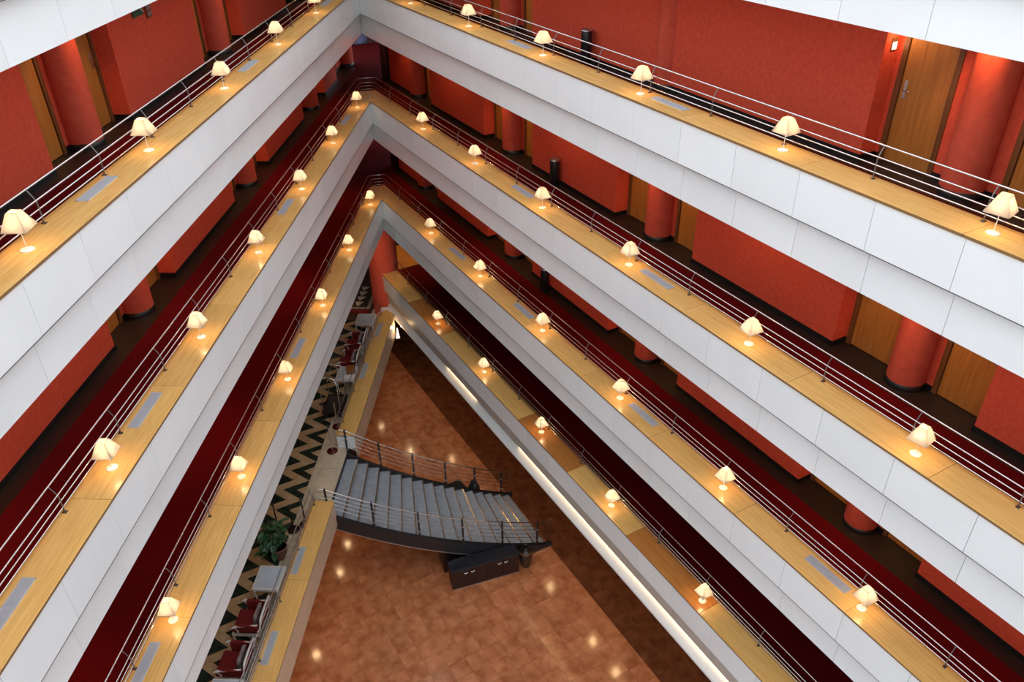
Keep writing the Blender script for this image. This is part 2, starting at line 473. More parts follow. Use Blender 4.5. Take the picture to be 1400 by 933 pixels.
def corridor_wall(w, lz, lz_above, recesses, half_cols=(), u_start=-3.4, light_power=SPOT_W, wash=0.5):
    fz = lz - FLOOR_DROP; top = lz_above - 1.40
    back = MB().wbox(w, u_start, U_END, 2.55, 2.75, fz, top)
    o = struct('wall_corridor_' + SIDE[w], back, M_RED)
    edges = []
    for r in recesses:
        c = r['c']; lo = r.get('lo', c - 1.36); hi = r.get('hi', c + 1.36)
        edges.append((lo, hi))
        # recess back wall pieces between doors
        d1 = r.get('d1', (c - 1.235, c - 0.42)); d2 = r.get('d2', (c + 0.49, c + 1.285))
        spans = sorted([d for d in (d1, d2) if d])
        cur = lo; dt = fz + 2.10
        for (a, b) in spans:
            if a - 0.085 > cur + 0.01: wall_panel(w, o, cur, a - 0.085, fz, top, DOORV - 0.015, 'recess_wall')
            MB().wbox(w, a - 0.085, b + 0.085, DOORV - 0.015, 2.74, dt + 0.085, top).obj('recess_wall', M_RED, o)
            cur = b + 0.085
        if hi > cur + 0.01: wall_panel(w, o, cur, hi, fz, top, DOORV - 0.015, 'recess_wall')
        if d1: door(w, d1[0], d1[1], fz, dt, r.get('h1', -1))
        if d2: door(w, d2[0], d2[1], fz, dt, r.get('h2', 1))
        if r.get('col', True): column_at(w, o, c + r.get('dc', 0), 2.25, fz, top)
        if r.get('lit', True):
            spot_light('corridor_spot', P(w, c, 1.72, top - 0.06), light_power * r.get('p', 1.0), 95, (1.0, 0.55, 0.22), 0.05, 0.7, (P(w, c, 2.15, 0) - P(w, c, 1.72, 1.6)))
    cu = 1.9
    while wash and cu < U_END:  # added fill spots that brighten the panels; no fixtures there
        spot_light('corridor_spot', P(w, cu, 1.25, top - 0.05), light_power * wash, 125, (1.0, 0.58, 0.24), 0.06, 0.8, P(w, cu, 2.06, 1.5) - P(w, cu, 1.25, 2.6))
        cu += 3.225
    cur = u_start
    for lo, hi in sorted(edges):
        if lo > cur + 0.02: wall_panel(w, o, cur, lo, fz, top)
        cur = max(cur, hi)
    wall_panel(w, o, cur, U_END, fz, top)
    for cu in half_cols: column_at(w, o, cu, 2.22, fz, top)
    return o

R_STD = [dict(c=5.07), dict(c=11.55), dict(c=18.0), dict(c=24.45)]
R_FAR = dict(c=-1.35, lo=-1.55, hi=0.05, d1=None, d2=(-0.95, -0.1))
R_1 = [R_FAR, dict(c=5.07), dict(c=17.95, lo=16.33, d1=(16.50, 17.29), d2=(18.5, 19.28), hi=19.35), dict(c=24.45)]
L_FAR = [dict(c=-0.95, lo=-2.35, hi=0.42, d1=(-2.2, -1.4), d2=(-0.42, 0.3)), dict(c=-6.4, lo=-6.8, hi=-4.1, d1=None, d2=(-5.3, -4.4), lit=False)]
L_STD = L_FAR + [dict(c=5.55), dict(c=12.0), dict(c=18.45), dict(c=24.9)]
for lev in (1, 2, 3):
    for w in 'RL':
        corridor_floor(w, LEDGE[lev]); corridor_ceiling(w, LEDGE[lev - 1])
corridor_wall('R', LEDGE[1], LEDGE[0], R_1, (11.48,), wash=0)
for lev in (2, 3): corridor_wall('R', LEDGE[lev], LEDGE[lev - 1], [R_FAR] + R_STD)
for lev in (1, 2, 3): corridor_wall('L', LEDGE[lev], LEDGE[lev - 1], L_STD, u_start=-6.8, wash=0 if lev == 1 else 0.5)
# floor and ceiling of the overhead gallery (only its front is seen)
corridor_floor('R', LEDGE[0]); corridor_floor('L', LEDGE[0])

# lobbies beyond the corner: carpet runs on to a window
for lev in (1, 2, 3):
    fz = LEDGE[lev] - FLOOR_DROP; top = LEDGE[lev - 1] - 1.40
    lob = struct('floor', MB().wprism('R', [(-3.4, 2.06), (-9.6, 2.06), (-9.6, 6.2), (-3.4, 6.2)], fz - 0.3, fz - 0.002), M_DARKWOOD)
    MB().wprism('R', [(-3.4, 1.7), (-9.5, 1.7), (-9.5, 6.1), (-3.4, 6.1)], fz - 0.001, fz + 0.006).obj('carpet', M_CARPET, lob)
    struct('ceiling', MB().wprism('R', [(-3.4, 2.7), (-9.6, 2.0), (-9.6, 6.2), (-3.4, 6.2)], top, top + 0.1), M_CEIL)
    lw = struct('wall_lobby', MB().wbox('R', -3.55, -3.38, 2.06, 6.2, fz, top).wbox('R', -9.7, -9.5, 1.4, 6.2, fz, top), M_DARKWALL)
    post = MB().wbox('R', -4.0, -3.40, 1.98, 2.20, fz, top).obj('pillar', M_BLACK, lw)
    win = MB().wbox('R', -9.49, -9.42, 2.5, 3.5, fz + 0.05, top - 0.1, 0)
    win.wbox('R', -9.42, -9.40, 2.98, 3.02, fz + 0.05, top - 0.1, 1)
    wo = win.obj('window_%d' % lev, [M_WINDOW, M_STEEL]); wo['kind'] = 'structure'

# ------------------------------------------------------------------ railings
RAILV, HANDV = 0.475, 0.555
def rail_loop(z_off, v, uc):
    """points of a rail that runs down the right wing, round the corner and down the left wing"""
    s = None
    a = [('R', U_END, v), ('R', uc + 0.16, v)]
    pr = P('R', uc, v); pl = P('L', uc, v)
    m = (pl - pr)
    pts = [P('R', U_END, v), P('R', uc + 0.14, v), P('R', uc + 0.05, v), pr + m * 0.10 + (P('R', uc, v) - P('R', uc + .1, v)) * 0.35]
    pts += [pl - m * 0.10 + (P('L', uc, v) - P('L', uc + .1, v)) * 0.35, P('L', uc + 0.05, v), P('L', uc + 0.14, v), P('L', U_END, v)]
    return [Vector((p.x, p.y, z_off)) for p in pts]

def post_mesh():
    mb = MB()
    mb.box(-0.022, 0.022, -0.03, 0.03, 0, 0.012)
    mb.tube([(0, 0, 0.01), (0, 0, 0.29)], 0.011, 6)
    mb.tube([(0, 0, 0.285), (0, 0.035, 0.355), (0, 0.08, 0.432)], 0.0085, 6)
    return mb.mesh('post', M_POST)
POST = post_mesh()

def posts(root, w, lz, us):
    for u in us:
        world_child('post', POST, root, P(w, u, RAILV, lz), WING[w][2] + (0 if w == 'R' else math.pi))

RAIL_LV = [(0.09, RAILV, 0.0095), (0.19, RAILV, 0.0095), (0.30, RAILV, 0.011)]
RP = {'R': 14.62 - 1.5715 * 9, 'L': 14.70 - 1.5715 * 9}
def post_us(w, lo=0.0): return [RP[w] + 1.5715 * k for k in range(0, 17) if lo < RP[w] + 1.5715 * k < U_END - 0.2]
for lev, lab in ((1, 'polished steel rail along the top gallery ledge, four bars on bent posts'),
                 (2, 'polished steel rail curving round the corner of the second ledge from the top'),
                 (3, 'polished steel rail curving round the corner of the third ledge from the top')):
    lz = LEDGE[lev]
    t = thing('railing', lab, 'railing', (0, 0, 0), 0, 'gallery railings')
    MB().tube(rail_loop(lz + 0.44, HANDV, -0.84), 0.013, 8).obj('handrail', M_CHROME, t)
    for zo, v, r in RAIL_LV: MB().tube(rail_loop(lz + zo, v, -0.86), r, 6).obj('rail', M_CHROME, t)
    for w in 'RL': posts(t, w, lz, post_us(w, -0.3))

# ------------------------------------------------------------------ right mezzanine (lowest right ledge)
lz = LEDGE_4R; U4 = -0.80
core = MB()
core.wbox('R', U4, U_END, 0.032, LEDGE_BACK - 0.005, lz - 0.72, lz - 0.036)
core.wbox('R', U4, U_END, 0.16, LEDGE_BACK - 0.005, lz - 1.56, lz - 0.715)
o4 = struct('wall_right', core, M_CORE)
js = [U4] + joints_for('R')[1:]
fascia_row('R', o4, js, lz - 0.038, lz - 0.715, 0.0)
fascia_row('R', o4, js, lz - 0.72, lz - 1.16, 0.09, mat('shaded_band', srgb(186, 176, 164), None, 2, 0.4))  # band colour darkened to stand for the shade under the upper row
strip = MB()
for a, b in zip(js[:-1], js[1:]):
    pr = [(0.15, lz - 1.245), (0.125, lz - 1.245), (0.0, lz - 1.50), (0.0, lz - 1.555), (0.15, lz - 1.555)]
    a += 0.002; b -= 0.002; n = len(pr)
    MB().add([P('R', a, v, z) for v, z in pr] + [P('R', b, v, z) for v, z in pr],
             [tuple(range(n))[::-1], tuple(range(n, 2 * n))] + [(i, (i + 1) % n, n + (i + 1) % n, n + i) for i in range(n)]).obj('fascia_lip', M_FASCIA, o4)
LEDS = MB()
for a, b in ((4.2, 6.3), (8.9, 25.5)):
    l = bpy.data.lights.new('cove_light', 'AREA'); l.shape = 'RECTANGLE'; l.size = b - a; l.size_y = 0.03; l.energy = 1.25 * (b - a); l.color = (1.0, 0.68, 0.36)
    lo = bpy.data.objects.new('cove_light', l); COL.objects.link(lo)
    lo.location = P('R', (a + b) / 2, 0.108, lz - 1.168); lo.rotation_euler = (0, 0, WING['R'][2])
ledge('R', lz, [U4, 1.648, 4.137, 6.62, 9.109, 11.583, 14.07, 16.573, 19.06, 21.55, U_END], trim_name(),
      [(U4, -0.022), (U4, LEDGE_BACK)], [], dark=(1, 4, 6))
fz = lz - FLOOR_DROP
f4 = struct('floor', MB().wprism('R', [(-1.62, LEDGE_BACK), (U_END, LEDGE_BACK), (U_END, 4.2), (-1.62, 4.2)], fz - 0.25, fz), M_DARKWOOD)
MB().wprism('R', [(-1.60, LEDGE_BACK), (U_END, LEDGE_BACK), (U_END, 2.05), (-1.60, 2.05)], fz, fz + 0.008).obj('carpet', M_CARPET, f4)
MB().wprism('R', [(-1.66, LEDGE_BACK), (-1.60, LEDGE_BACK), (-1.60, 4.0), (-1.66, 4.0)], fz, fz + 0.012).obj('carpet_border', M_BLACK, f4)
fp = struct('floor', MB().wprism('R', [(-1.62, 0.2), (-6.5, 0.2), (-6.5, 4.2), (-1.62, 4.2)], fz - 0.25, fz - 0.012), M_GROUT)
PLANK = MB().box(-0.40, 0.40, -0.148, 0.148, -0.006, 0.006).mesh('parquet_board', M_PARQUET, bevel=0.002)
for i in range(6):
    for j in range(13):
        world_child('parquet_board', PLANK, fp, P('R', -2.03 - i * 0.808 + (0.0 if j % 2 == 0 else 0), 0.36 + j * 0.30, fz - 0.006), WING['R'][2])
struct('wall_mezzanine_right', MB().wbox('R', -6.6, U_END, 4.1, 4.25, fz, LEDGE[3] - 1.4).wbox('R', -6.7, -6.5, 0.2, 4.2, fz, LEDGE[3] - 1.4), M_DARKWALL)
struct('ceiling', MB().wprism('R', [(miter(0.16), 0.16), (miter(1.9), 1.9), (-6.5, 4.2), (U_END, 4.2), (U_END, 0.16)], LEDGE[3] - 1.405, LEDGE[3] - 1.30), M_CEIL)
spot_light('parquet_spot', P('R', -2.6, 1.5, LEDGE[3] - 1.5), 60, 120, (1, 0.62, 0.28), 0.08, 0.6)
t = thing('railing', 'polished steel rail on the lowest right-hand ledge, ending at the red pillar', 'railing', (0, 0, 0), 0, 'gallery railings')
MB().tube([P('R', U_END, HANDV, lz + 0.44), P('R', -1.35, HANDV, lz + 0.44), P('R', -1.45, HANDV, lz + 0.40), P('R', -1.46, HANDV, lz - 0.1)], 0.013, 8).obj('handrail', M_CHROME, t)
for zo, v, r in RAIL_LV: MB().tube([P('R', U_END, v, lz + zo), P('R', -1.3, v, lz + zo)], r, 6).obj('rail', M_CHROME, t)
posts(t, 'R', lz, [u for u in post_us('R', -0.3) if u < U_END])
world_child('post', POST, t, P('R', -0.72, RAILV, lz), WING['R'][2])

# ------------------------------------------------------------------ left mezzanine
lz = LEDGE_4L; mz = LZ(-15.72)            # ledge top, marble floor
OPEN0, OPEN1 = 6.92, 9.62                 # where the stair leaves
core = MB()
core.wprism('L', [(0.05, 0.032), (-0.55, 0.16), (-0.55, LEDGE_BACK - 0.01), (OPEN0 - 0.01, LEDGE_BACK - 0.01), (OPEN0 - 0.01, 0.032)], mz - 0.02, lz - 0.036)
core.wbox('L', OPEN1 + 0.01, U_END, 0.032, LEDGE_BACK - 0.01, mz - 0.02, lz - 0.036)
o5 = struct('wall_left', core, M_WHITEWALL)
M_FASCIA_B = mat('beige_panel', srgb(220, 192, 164), srgb(208, 178, 150), 1.5, 0.3)
def jl(a, b):
    js = [a]; k = math.ceil((a + .2 - 16.385) / 2.495)
    while 16.385 + k * 2.495 < b - .2: js.append(16.385 + k * 2.495); k += 1
    return js + [b]
fascia_row('L', o5, jl(0.02, OPEN0), lz - 0.038, LZ(-16.10), 0.0, M_FASCIA_B)
fascia_row('L', o5, jl(OPEN1, U_END), lz - 0.038, LZ(-16.10), 0.0, M_FASCIA_B)
MB().wbox('L', OPEN0, OPEN1, 0.24, 0.27, LZ(-16.10), mz - 0.03).obj('landing_fascia', M_STRING, o5)
ledge('L', lz, [0.0, 2.6, 4.75, OPEN0], trim_name(), [(0.03, -0.022), (-0.30, 0.30), (-0.12, LEDGE_BACK)], [(1.10, 0.365), (3.63, 0.39)])
ledge('L', lz, [OPEN1, 12.28, 14.95, 17.4, 19.9, 22.4, U_END], trim_name(), None, [(11.69, 0.385), (14.17, 0.355)])
# floor slab + marble
slab = struct('floor', MB().wprism('L', [(-0.6, 0.16), (-4.1, -0.8), (-4.1, 4.2), (U_END, 4.2), (U_END, 0.03), (OPEN1, 0.03), (OPEN1, 0.27), (OPEN0, 0.27), (OPEN0, 0.03), (0.05, 0.03)], LZ(-16.08), mz - 0.012), M_DARKWALL)
def marble(uv, m, name='marble_tile'):
    cu = sum(a for a, b in uv) / len(uv); cv = sum(b for a, b in uv) / len(uv)
    sg = -1
    k = 0.985
    pts = [((a - cu) * k, sg * (b - cv) * k) for a, b in uv]
    me = MB().prism(pts, -0.006, 0.006).mesh(name, m)
    world_child(name, me, slab, P('L', cu, cv, mz - 0.006), WING['L'][2])
BORD = 1.06; PER = 0.787; PH0 = 5.97     # chevron: period and phase along the wing
uu = -1.2
k = 0
while uu < 17.0:
    b0 = 0.24 if OPEN0 - 0.05 < uu and uu + 1.0 < OPEN1 + 0.45 else 0.56
    if uu + 1.0 > OPEN0 and uu < OPEN1: b0 = 0.245
    marble([(uu, b0), (uu + 1.0, b0), (uu + 1.0, BORD), (uu, BORD)], M_MARBLE_CREAM); uu += 1.0
def tri(u, off):                          # zigzag height at u
    x = ((u - PH0) / PER) % 1.0
    return off + (1.71 - BORD) * (1 - abs(2 * x - 1))
half = PER / 2
n0 = -16
for i in range(n0, 29):
    ua, ub = PH0 + i * half, PH0 + (i + 1) * half
    if ua < -1.3 or ub > 17.3: continue
    bands = [(-0.385, 0.0, M_MARBLE_GREEN), (0.0, 0.45, M_MARBLE_BEIGE), (0.45, 0.835, M_MARBLE_GREEN), (0.835, 1.285, M_MARBLE_BEIGE), (1.285, 1.67, M_MARBLE_GREEN)]
    za, zb = tri(ua + 1e-6, BORD) if False else (BORD if i % 2 == 0 else 1.71), (1.71 if i % 2 == 0 else BORD)
    for lo, hi, m in bands:
        poly = [(ua, za + lo), (ub, zb + lo), (ub, zb + hi), (ua, za + hi)]
        # clip to v >= BORD
        out = []
        for j in range(4):
            p, q = poly[j], poly[(j + 1) % 4]
            if p[1] >= BORD: out.append(p)
            if (p[1] - BORD) * (q[1] - BORD) < 0:
                s = (BORD - p[1]) / (q[1] - p[1]); out.append((p[0] + s * (q[0] - p[0]), BORD))
        if len(out) >= 3: marble(out, m)
    lo = -0.385
    hh = [(ua, BORD), (ub, BORD), (ub, zb + lo), (ua, za + lo)]
    if i % 2 == 0:                         # small beige triangle at the border, under the dark band
        s = (BORD - (za + lo)) / ((zb + lo) - (za + lo)); uc = ua + s * (ub - ua)
        marble([(uc, BORD), (ub, BORD), (ub, zb + lo)], M_MARBLE_BEIGE)
    else:
        s = (BORD - (zb + lo)) / ((za + lo) - (zb + lo)); uc = ub + s * (ua - ub)
        marble([(ua, BORD), (uc, BORD), (ua, za + lo)], M_MARBLE_BEIGE)
struct('wall_mezzanine_left', MB().wbox('L', -4.2, -4.0, -1.0, 4.2, mz - 0.4, LEDGE[3] - 1.4).wbox('L', -4.2, -1.0, -0.9, -0.7, mz - 0.4, LEDGE_4R - 0.6).wbox('L', -3.5, U_END, 4.1, 4.25, mz, LEDGE[3] - 1.4), M_DARKWALL)
struct('ceiling', MB().wprism('L', [(miter(0.16), 0.16), (miter(1.9), 1.9), (-4.5, 4.2), (U_END, 4.2), (U_END, 0.16)], LEDGE[3] - 1.41, LEDGE[3] - 1.31), M_CEIL)
for u in (1.5, 5.0, 8.5, 12.0, 15.5):
    spot_light('mezzanine_spot', P('L', u, 1.9, LEDGE[3] - 1.5), 14, 110, (1, 0.66, 0.34), 0.06, 0.6)

# corner pillar
spot_light('pillar_spot', P('L', 1.6, 0.9, LEDGE[3] - 1.5), 46, 80, (1, 0.62, 0.30), 0.06, 0.7, Vector((CX - 0.3, CY + 1.0, LZ(-13.9))) - P('L', 1.6, 0.9, LEDGE[3] - 1.5))  # added light to warm the pillar, no fixture of its own
bis = -(WING['R'][0] + WING['L'][0]); bis.normalize()
pc = Vector((CX, CY)) + bis * 1.22 + Vector((-0.12, 0))
pil = MB().lathe(pc.x, pc.y, [(0.54, LZ(-15.72)), (0.54, LEDGE[3] - 1.40)], 32)
struct('pillar', pil, M_COL, 'round terracotta pillar in the corner behind the lowest ledges')

# white wedge, the fascia end at the corner, with added glow and light
t = thing('corner_wedge', 'small white wedge-shaped fascia end glowing in the corner where the lowest two fascias meet', 'lamp', P('R', 0.25, -0.03, LZ(-16.14)))
bz = (WING['R'][0] + WING['L'][0]).normalized()
px_ = Vector((-bz.y, bz.x))
def wl(a, b, z): q = bz * a + px_ * b; return (q.x, q.y, z)
child_local('wedge_body', MB().add([wl(0, -.075, 0), wl(0, .075, 0), wl(-.05, .05, 0), wl(-.05, -.05, 0), wl(0, -.012, .46), wl(0, .012, .46), wl(-.02, .01, .46), wl(-.02, -.01, .46)],
    [(3, 2, 1, 0), (4, 5, 6, 7), (0, 1, 5, 4), (1, 2, 6, 5), (2, 3, 7, 6), (3, 0, 4, 7)]).mesh('wedge_body', glow('corner_wedge_glow', (1, 0.86, 0.66, 1), 0.8)), t)
child_local('wedge_cap', MB().box(-.02, .02, -.02, .02, .46, .475).mesh('wedge_cap', M_STEEL), t)
point_light('lamp_light', (bz.x * 0.06, bz.y * 0.06, 0.52), 7.0, (1, 0.74, 0.40), 0.03, t)

# ------------------------------------------------------------------ lobby floor
ground = struct('floor', MB().prism([P('R', -4, 4.2), P('R', 27, 4.2), P('L', 27, 4.2), P('L', -4, 4.2)], -0.25, -0.008), M_GROUT)
TS = 0.50
TILE = MB().box(-TS / 2 + 0.002, TS / 2 - 0.002, -TS / 2 + 0.002, TS / 2 - 0.002, -0.010, 0.0).mesh('floor_tile', M_TILE, bevel=0.001)
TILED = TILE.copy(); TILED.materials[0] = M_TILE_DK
cells = []
for i in range(-14, 34):
    for j in range(-28, 7):
        u = i * TS + 0.2; v = 0.65 + (j + 0.5) * TS
        p = P('R', u, v); ul, vl = back_uv('L', p)
        if vl > 3.6: continue
        cells.append((u, v, p, j, vl))
cells.sort(key=lambda c: c[2].length)
near = [c for c in cells if c[1] < 1.4 and c[4] < 0.2 and c[2].y > 12.3][:294]
far = [c for c in cells if c not in near]
for u, v, p, j, vl in near:
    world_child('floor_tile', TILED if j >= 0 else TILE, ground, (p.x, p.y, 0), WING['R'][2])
rest = MB(); 
for u, v, p, j, vl in far:
    hh = TS / 2 - 0.003
    c = [(u - hh, v - hh), (u + hh, v - hh), (u + hh, v + hh), (u - hh, v + hh)]
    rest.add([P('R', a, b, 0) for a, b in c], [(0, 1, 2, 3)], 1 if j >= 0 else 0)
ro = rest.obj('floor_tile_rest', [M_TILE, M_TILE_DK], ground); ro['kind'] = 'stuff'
# soffits of the mezzanines with downlights, and the walls under them
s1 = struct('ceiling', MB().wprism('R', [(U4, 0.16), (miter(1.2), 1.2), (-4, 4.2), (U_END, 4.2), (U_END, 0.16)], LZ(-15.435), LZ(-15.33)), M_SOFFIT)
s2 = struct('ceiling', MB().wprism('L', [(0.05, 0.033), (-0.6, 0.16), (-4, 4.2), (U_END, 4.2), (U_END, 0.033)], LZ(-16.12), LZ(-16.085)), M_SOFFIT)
DISC = MB().lathe(0, 0, [(0.05, -0.012), (0.05, 0.0)], 14, 0).lathe(0, 0, [(0.075, -0.008), (0.075, 0.0)], 14, 1).mesh('downlight', [M_DOWN, M_STEEL])
for u in (1.5, 3.96, 6.45, 8.95, 11.43, 12.69, 15.2, 17.7):
    world_child('downlight', DISC, s1, P('R', u, 1.25, LZ(-15.437)))
    spot_light('soffit_spot', P('R', u, 1.25, LZ(-15.46)), 16, 120, (1, 0.58, 0.25), 0.05, 0.7)
for u in (-0.57, 3.4, 5.85, 7.05, 10.23, 12.7, 15.2):
    world_child('downlight', DISC, s2, P('L', u, 1.18, LZ(-16.122)))
    spot_light('soffit_spot', P('L', u, 1.18, LZ(-16.145)), 14, 120, (1, 0.58, 0.25), 0.05, 0.7)
struct('wall_lobby_end', MB().prism([P('R', -4, 4.2), P('L', -4, 4.2), P('L', -4.3, 4.2), P('R', -4.3, 4.2)], -0.01, LZ(-15.3)), M_DARKWALL)
struct('wall_lobby_right', MB().wbox('R', -4, 27, 4.1, 4.2, -0.01, LZ(-15.43)), M_DARKWALL)
struct('wall_lobby_left', MB().wbox('L', -4, 27, 4.1, 4.2, -0.01, LZ(-16.12)), M_DARKWALL)
# unseen wing behind the viewer, left open low down to add sky fill
struct('wall_back', MB().wbox('R', 27.0, 27.3, -30, 4.2, 4.6, LZ(6)), M_GREYWALL)

# ------------------------------------------------------------------ table lamps
def lamp_meshes():
    base = MB().lathe(0, 0, [(0.078, 0.0), (0.080, 0.006), (0.074, 0.012), (0.02, 0.018), (0.008, 0.024)], 20).mesh('lamp_base', M_LAMPBASE)
    stem = MB().tube([(0, 0, 0.02), (0, 0, 0.30)], 0.0055, 8).mesh('stem', M_LAMPBASE)
    b, t, z0, z1 = 0.142, 0.060, 0.268, 0.474
    sh = MB()
    vb = [(-b, -b, z0), (b, -b, z0), (b, b, z0), (-b, b, z0)]; vt = [(-t, -t, z1), (t, -t, z1), (t, t, z1), (-t, t, z1)]
    sh.add(vb + vt, [(0, 1, 5, 4), (1, 2, 6, 5), (2, 3, 7, 6), (3, 0, 4, 7), (4, 5, 6, 7)])
    shade = sh.mesh('lamp_shade', M_SHADE, recalc=False)
    tr = MB()
    corners = list(zip(vb, vt))
    for p, q in corners: tr.tube([p, q], 0.0022, 4)
    for ring in (vb, vt):
        for i in range(4): tr.tube([ring[i], ring[(i + 1) % 4]], 0.0028, 4)
    trim = tr.mesh('shade_piping', M_SHADE)
    bulb = MB().lathe(0, 0, [(0.008, 0.30), (0.024, 0.325), (0.028, 0.35), (0.018, 0.375), (0.003, 0.382)], 10).mesh('bulb', M_BULB)
    return base, stem, shade, trim, bulb
LB, LS, LSH, LT, LBU = lamp_meshes()
ORD = ['first', 'second', 'third', 'fourth', 'fifth', 'sixth', 'seventh']
LAMPS = {
 'R1': [3.177, 6.508, 9.799, 13.028, 16.355, 19.585], 'L1': [3.731, 7.081, 10.457, 13.708, 16.982],
 'R2': [3.434, 6.621, 9.872, 13.10, 16.386, 19.588], 'L2': [0.716, 3.947, 7.186, 10.516, 13.70, 16.997],
 'R3': [3.369, 6.595, 9.885, 13.108, 16.364, 19.564], 'L3': [0.554, 3.874, 7.103, 10.407, 13.628, 16.954],
 'R4': [3.451, 6.645, 9.906, 13.11, 16.362]}
YAW = {'R1': [29, 29, 30, 42, 33, 42], 'L1': [-3, -3, -2, -4, 2], 'R2': [29, 29, 29, 30, 27, 40], 'L2': [-3, -3, -3, -3, -4, -2],
       'R3': [29, 29, 30, 32, 29, 27], 'L3': [-3, -3, -3, -3, -4, 0], 'R4': [29, 29, 29, 30, 28]}
LEDGE_TXT = {'1': 'top', '2': 'second', '3': 'third', '4': 'lowest'}
V_L = {'R1': 0.285, 'L1': 0.285, 'R2': 0.25, 'L2': 0.26, 'R3': 0.275, 'L3': 0.245, 'R4': 0.25}
SIDETXT = {'R': 'right', 'L': 'left'}
rnd = random.Random(3)
for key, us in LAMPS.items():
    w, lev = key[0], key[1]
    lz = LEDGE_4R if lev == '4' else LEDGE[int(lev)]
    for i, u in enumerate(us):
        lab = 'lit cream-shaded table lamp, %s from the far corner on the %s %s-hand ledge' % (ORD[i], LEDGE_TXT[lev], SIDETXT[w])
        if key == 'R1' and i == 5: lab = 'lit cream-shaded table lamp on the top right-hand ledge, nearest the right photo edge'
        if key == 'L1' and i == 4: lab = 'lit cream-shaded table lamp on the top left-hand ledge, nearest the left photo edge'
        t = thing('table_lamp', lab, 'lamp', P(w, u, V_L[key], lz), math.radians(YAW[key][i]), 'table lamps on the gallery ledges')
        for nm, me in (('lamp_base', LB), ('stem', LS), ('lamp_shade', LSH), ('bulb', LBU)):
            c = child_local(nm, me, t)
            if nm == 'lamp_shade': child_local('shade_piping', LT, c)
        point_light('lamp_light', (0, 0, 0.345), LAMP_W, WARM, 0.03, t)

# ------------------------------------------------------------------ black ash stands along the corridors
def ash_stand(w, u, v, fz, lab):
    t = thing('ash_stand', lab, 'bin', P(w, u, v, fz), WING[w][2], 'black ash stands in the right-hand galleries')
    child_local('body', MB().lathe(0, 0, [(0.115, 0), (0.12, 0.01), (0.12, 0.70), (0.115, 0.71)], 18).mesh('body', M_BLACK), t)
    child_local('rim', MB().lathe(0, 0, [(0.122, 0.69), (0.122, 0.715), (0.10, 0.715), (0.10, 0.69)], 18, caps=False).mesh('rim', M_STEEL), t)
    child_local('sand_tray', MB().lathe(0, 0, [(0.10, 0.700), (0.10, 0.7125)], 18).mesh('sand_tray', M_SAND), t)
ash_stand('R', 9.06, 1.86, LEDGE[1] - FLOOR_DROP, 'tall black ash stand against the red wall of the top gallery')
ash_stand('R', 7.86, 1.86, LEDGE[2] - FLOOR_DROP, 'tall black ash stand against the red wall of the second gallery')
ash_stand('R', 7.44, 1.86, LEDGE[3] - FLOOR_DROP, 'tall black ash stand in the third gallery, its top hidden by the white fascia above')

# ------------------------------------------------------------------ door plaque, wall signs
t = thing('number_plaque', 'small lit number plaque beside the oak door at upper right', 'sign', P('R', 16.33, 2.25, LZ(-2.84)), WING['R'][2])
child_local('plate', MB().box(0.0, 0.016, -0.06, 0.06, -0.09, 0.09).mesh('plate', M_FRAME, 0.003), t)
child_local('lit_face', MB().box(0.016, 0.02, -0.04, 0.045, -0.07, 0.03).mesh('lit_face', M_PLAQUE), t)
point_light('plaque_light', P('R', 16.47, 2.20, LZ(-2.70)), 2.0, (1, 0.65, 0.3), 0.03)
spot_light('door_spot', P('R', 16.75, 2.15, LZ(-2.28)), 9, 100, (1, 0.62, 0.28), 0.03, 0.6, Vector((0, 0, -1)) + WING['R'][1].to_3d() * 0.25)
t = thing('exit_sign', 'small green exit sign high on the red wall at upper left', 'sign', P('L', 9.46, 2.04, LZ(-2.89)), WING['L'][2] + math.pi)
child_local('sign_face', MB().box(-0.22, 0.22, -0.012, 0.0, -0.10, 0.10).mesh('sign_face', M_GREENSIGN, 0.003), t)
pic = MB(); pic.tube([(0.12, -0.016, 0.03), (0.14, -0.016, -0.02), (0.18, -0.016, -0.06)], 0.012, 5); pic.lathe(0.115, -0.016, [(0.018, 0.045), (0.018, 0.065)], 8); pic.tube([(0.10, -0.016, 0.0), (0.17, -0.016, 0.02)], 0.009, 5)
child_local('pictogram', pic.mesh('pictogram', M_WHITE), t)
child_local('border', MB().box(-0.23, 0.23, -0.010, -0.004, -0.118, -0.102).mesh('border', M_TAN), t)
t = thing('notice_board', 'small framed notice beside the green exit sign at upper left', 'notice', P('L', 9.02, 2.04, LZ(-2.93)), WING['L'][2] + math.pi)
child_local('frame', MB().box(-0.11, 0.11, -0.014, 0.0, -0.17, 0.17).mesh('frame', M_FRAME, 0.003), t)
child_local('sheet', MB().box(-0.085, 0.085, -0.018, -0.014, -0.03, 0.14).box(-0.085, 0.085, -0.018, -0.014, -0.14, -0.06).mesh('sheet', mat('notice_print', srgb(120, 60, 62), srgb(170, 140, 130), 30)), t)

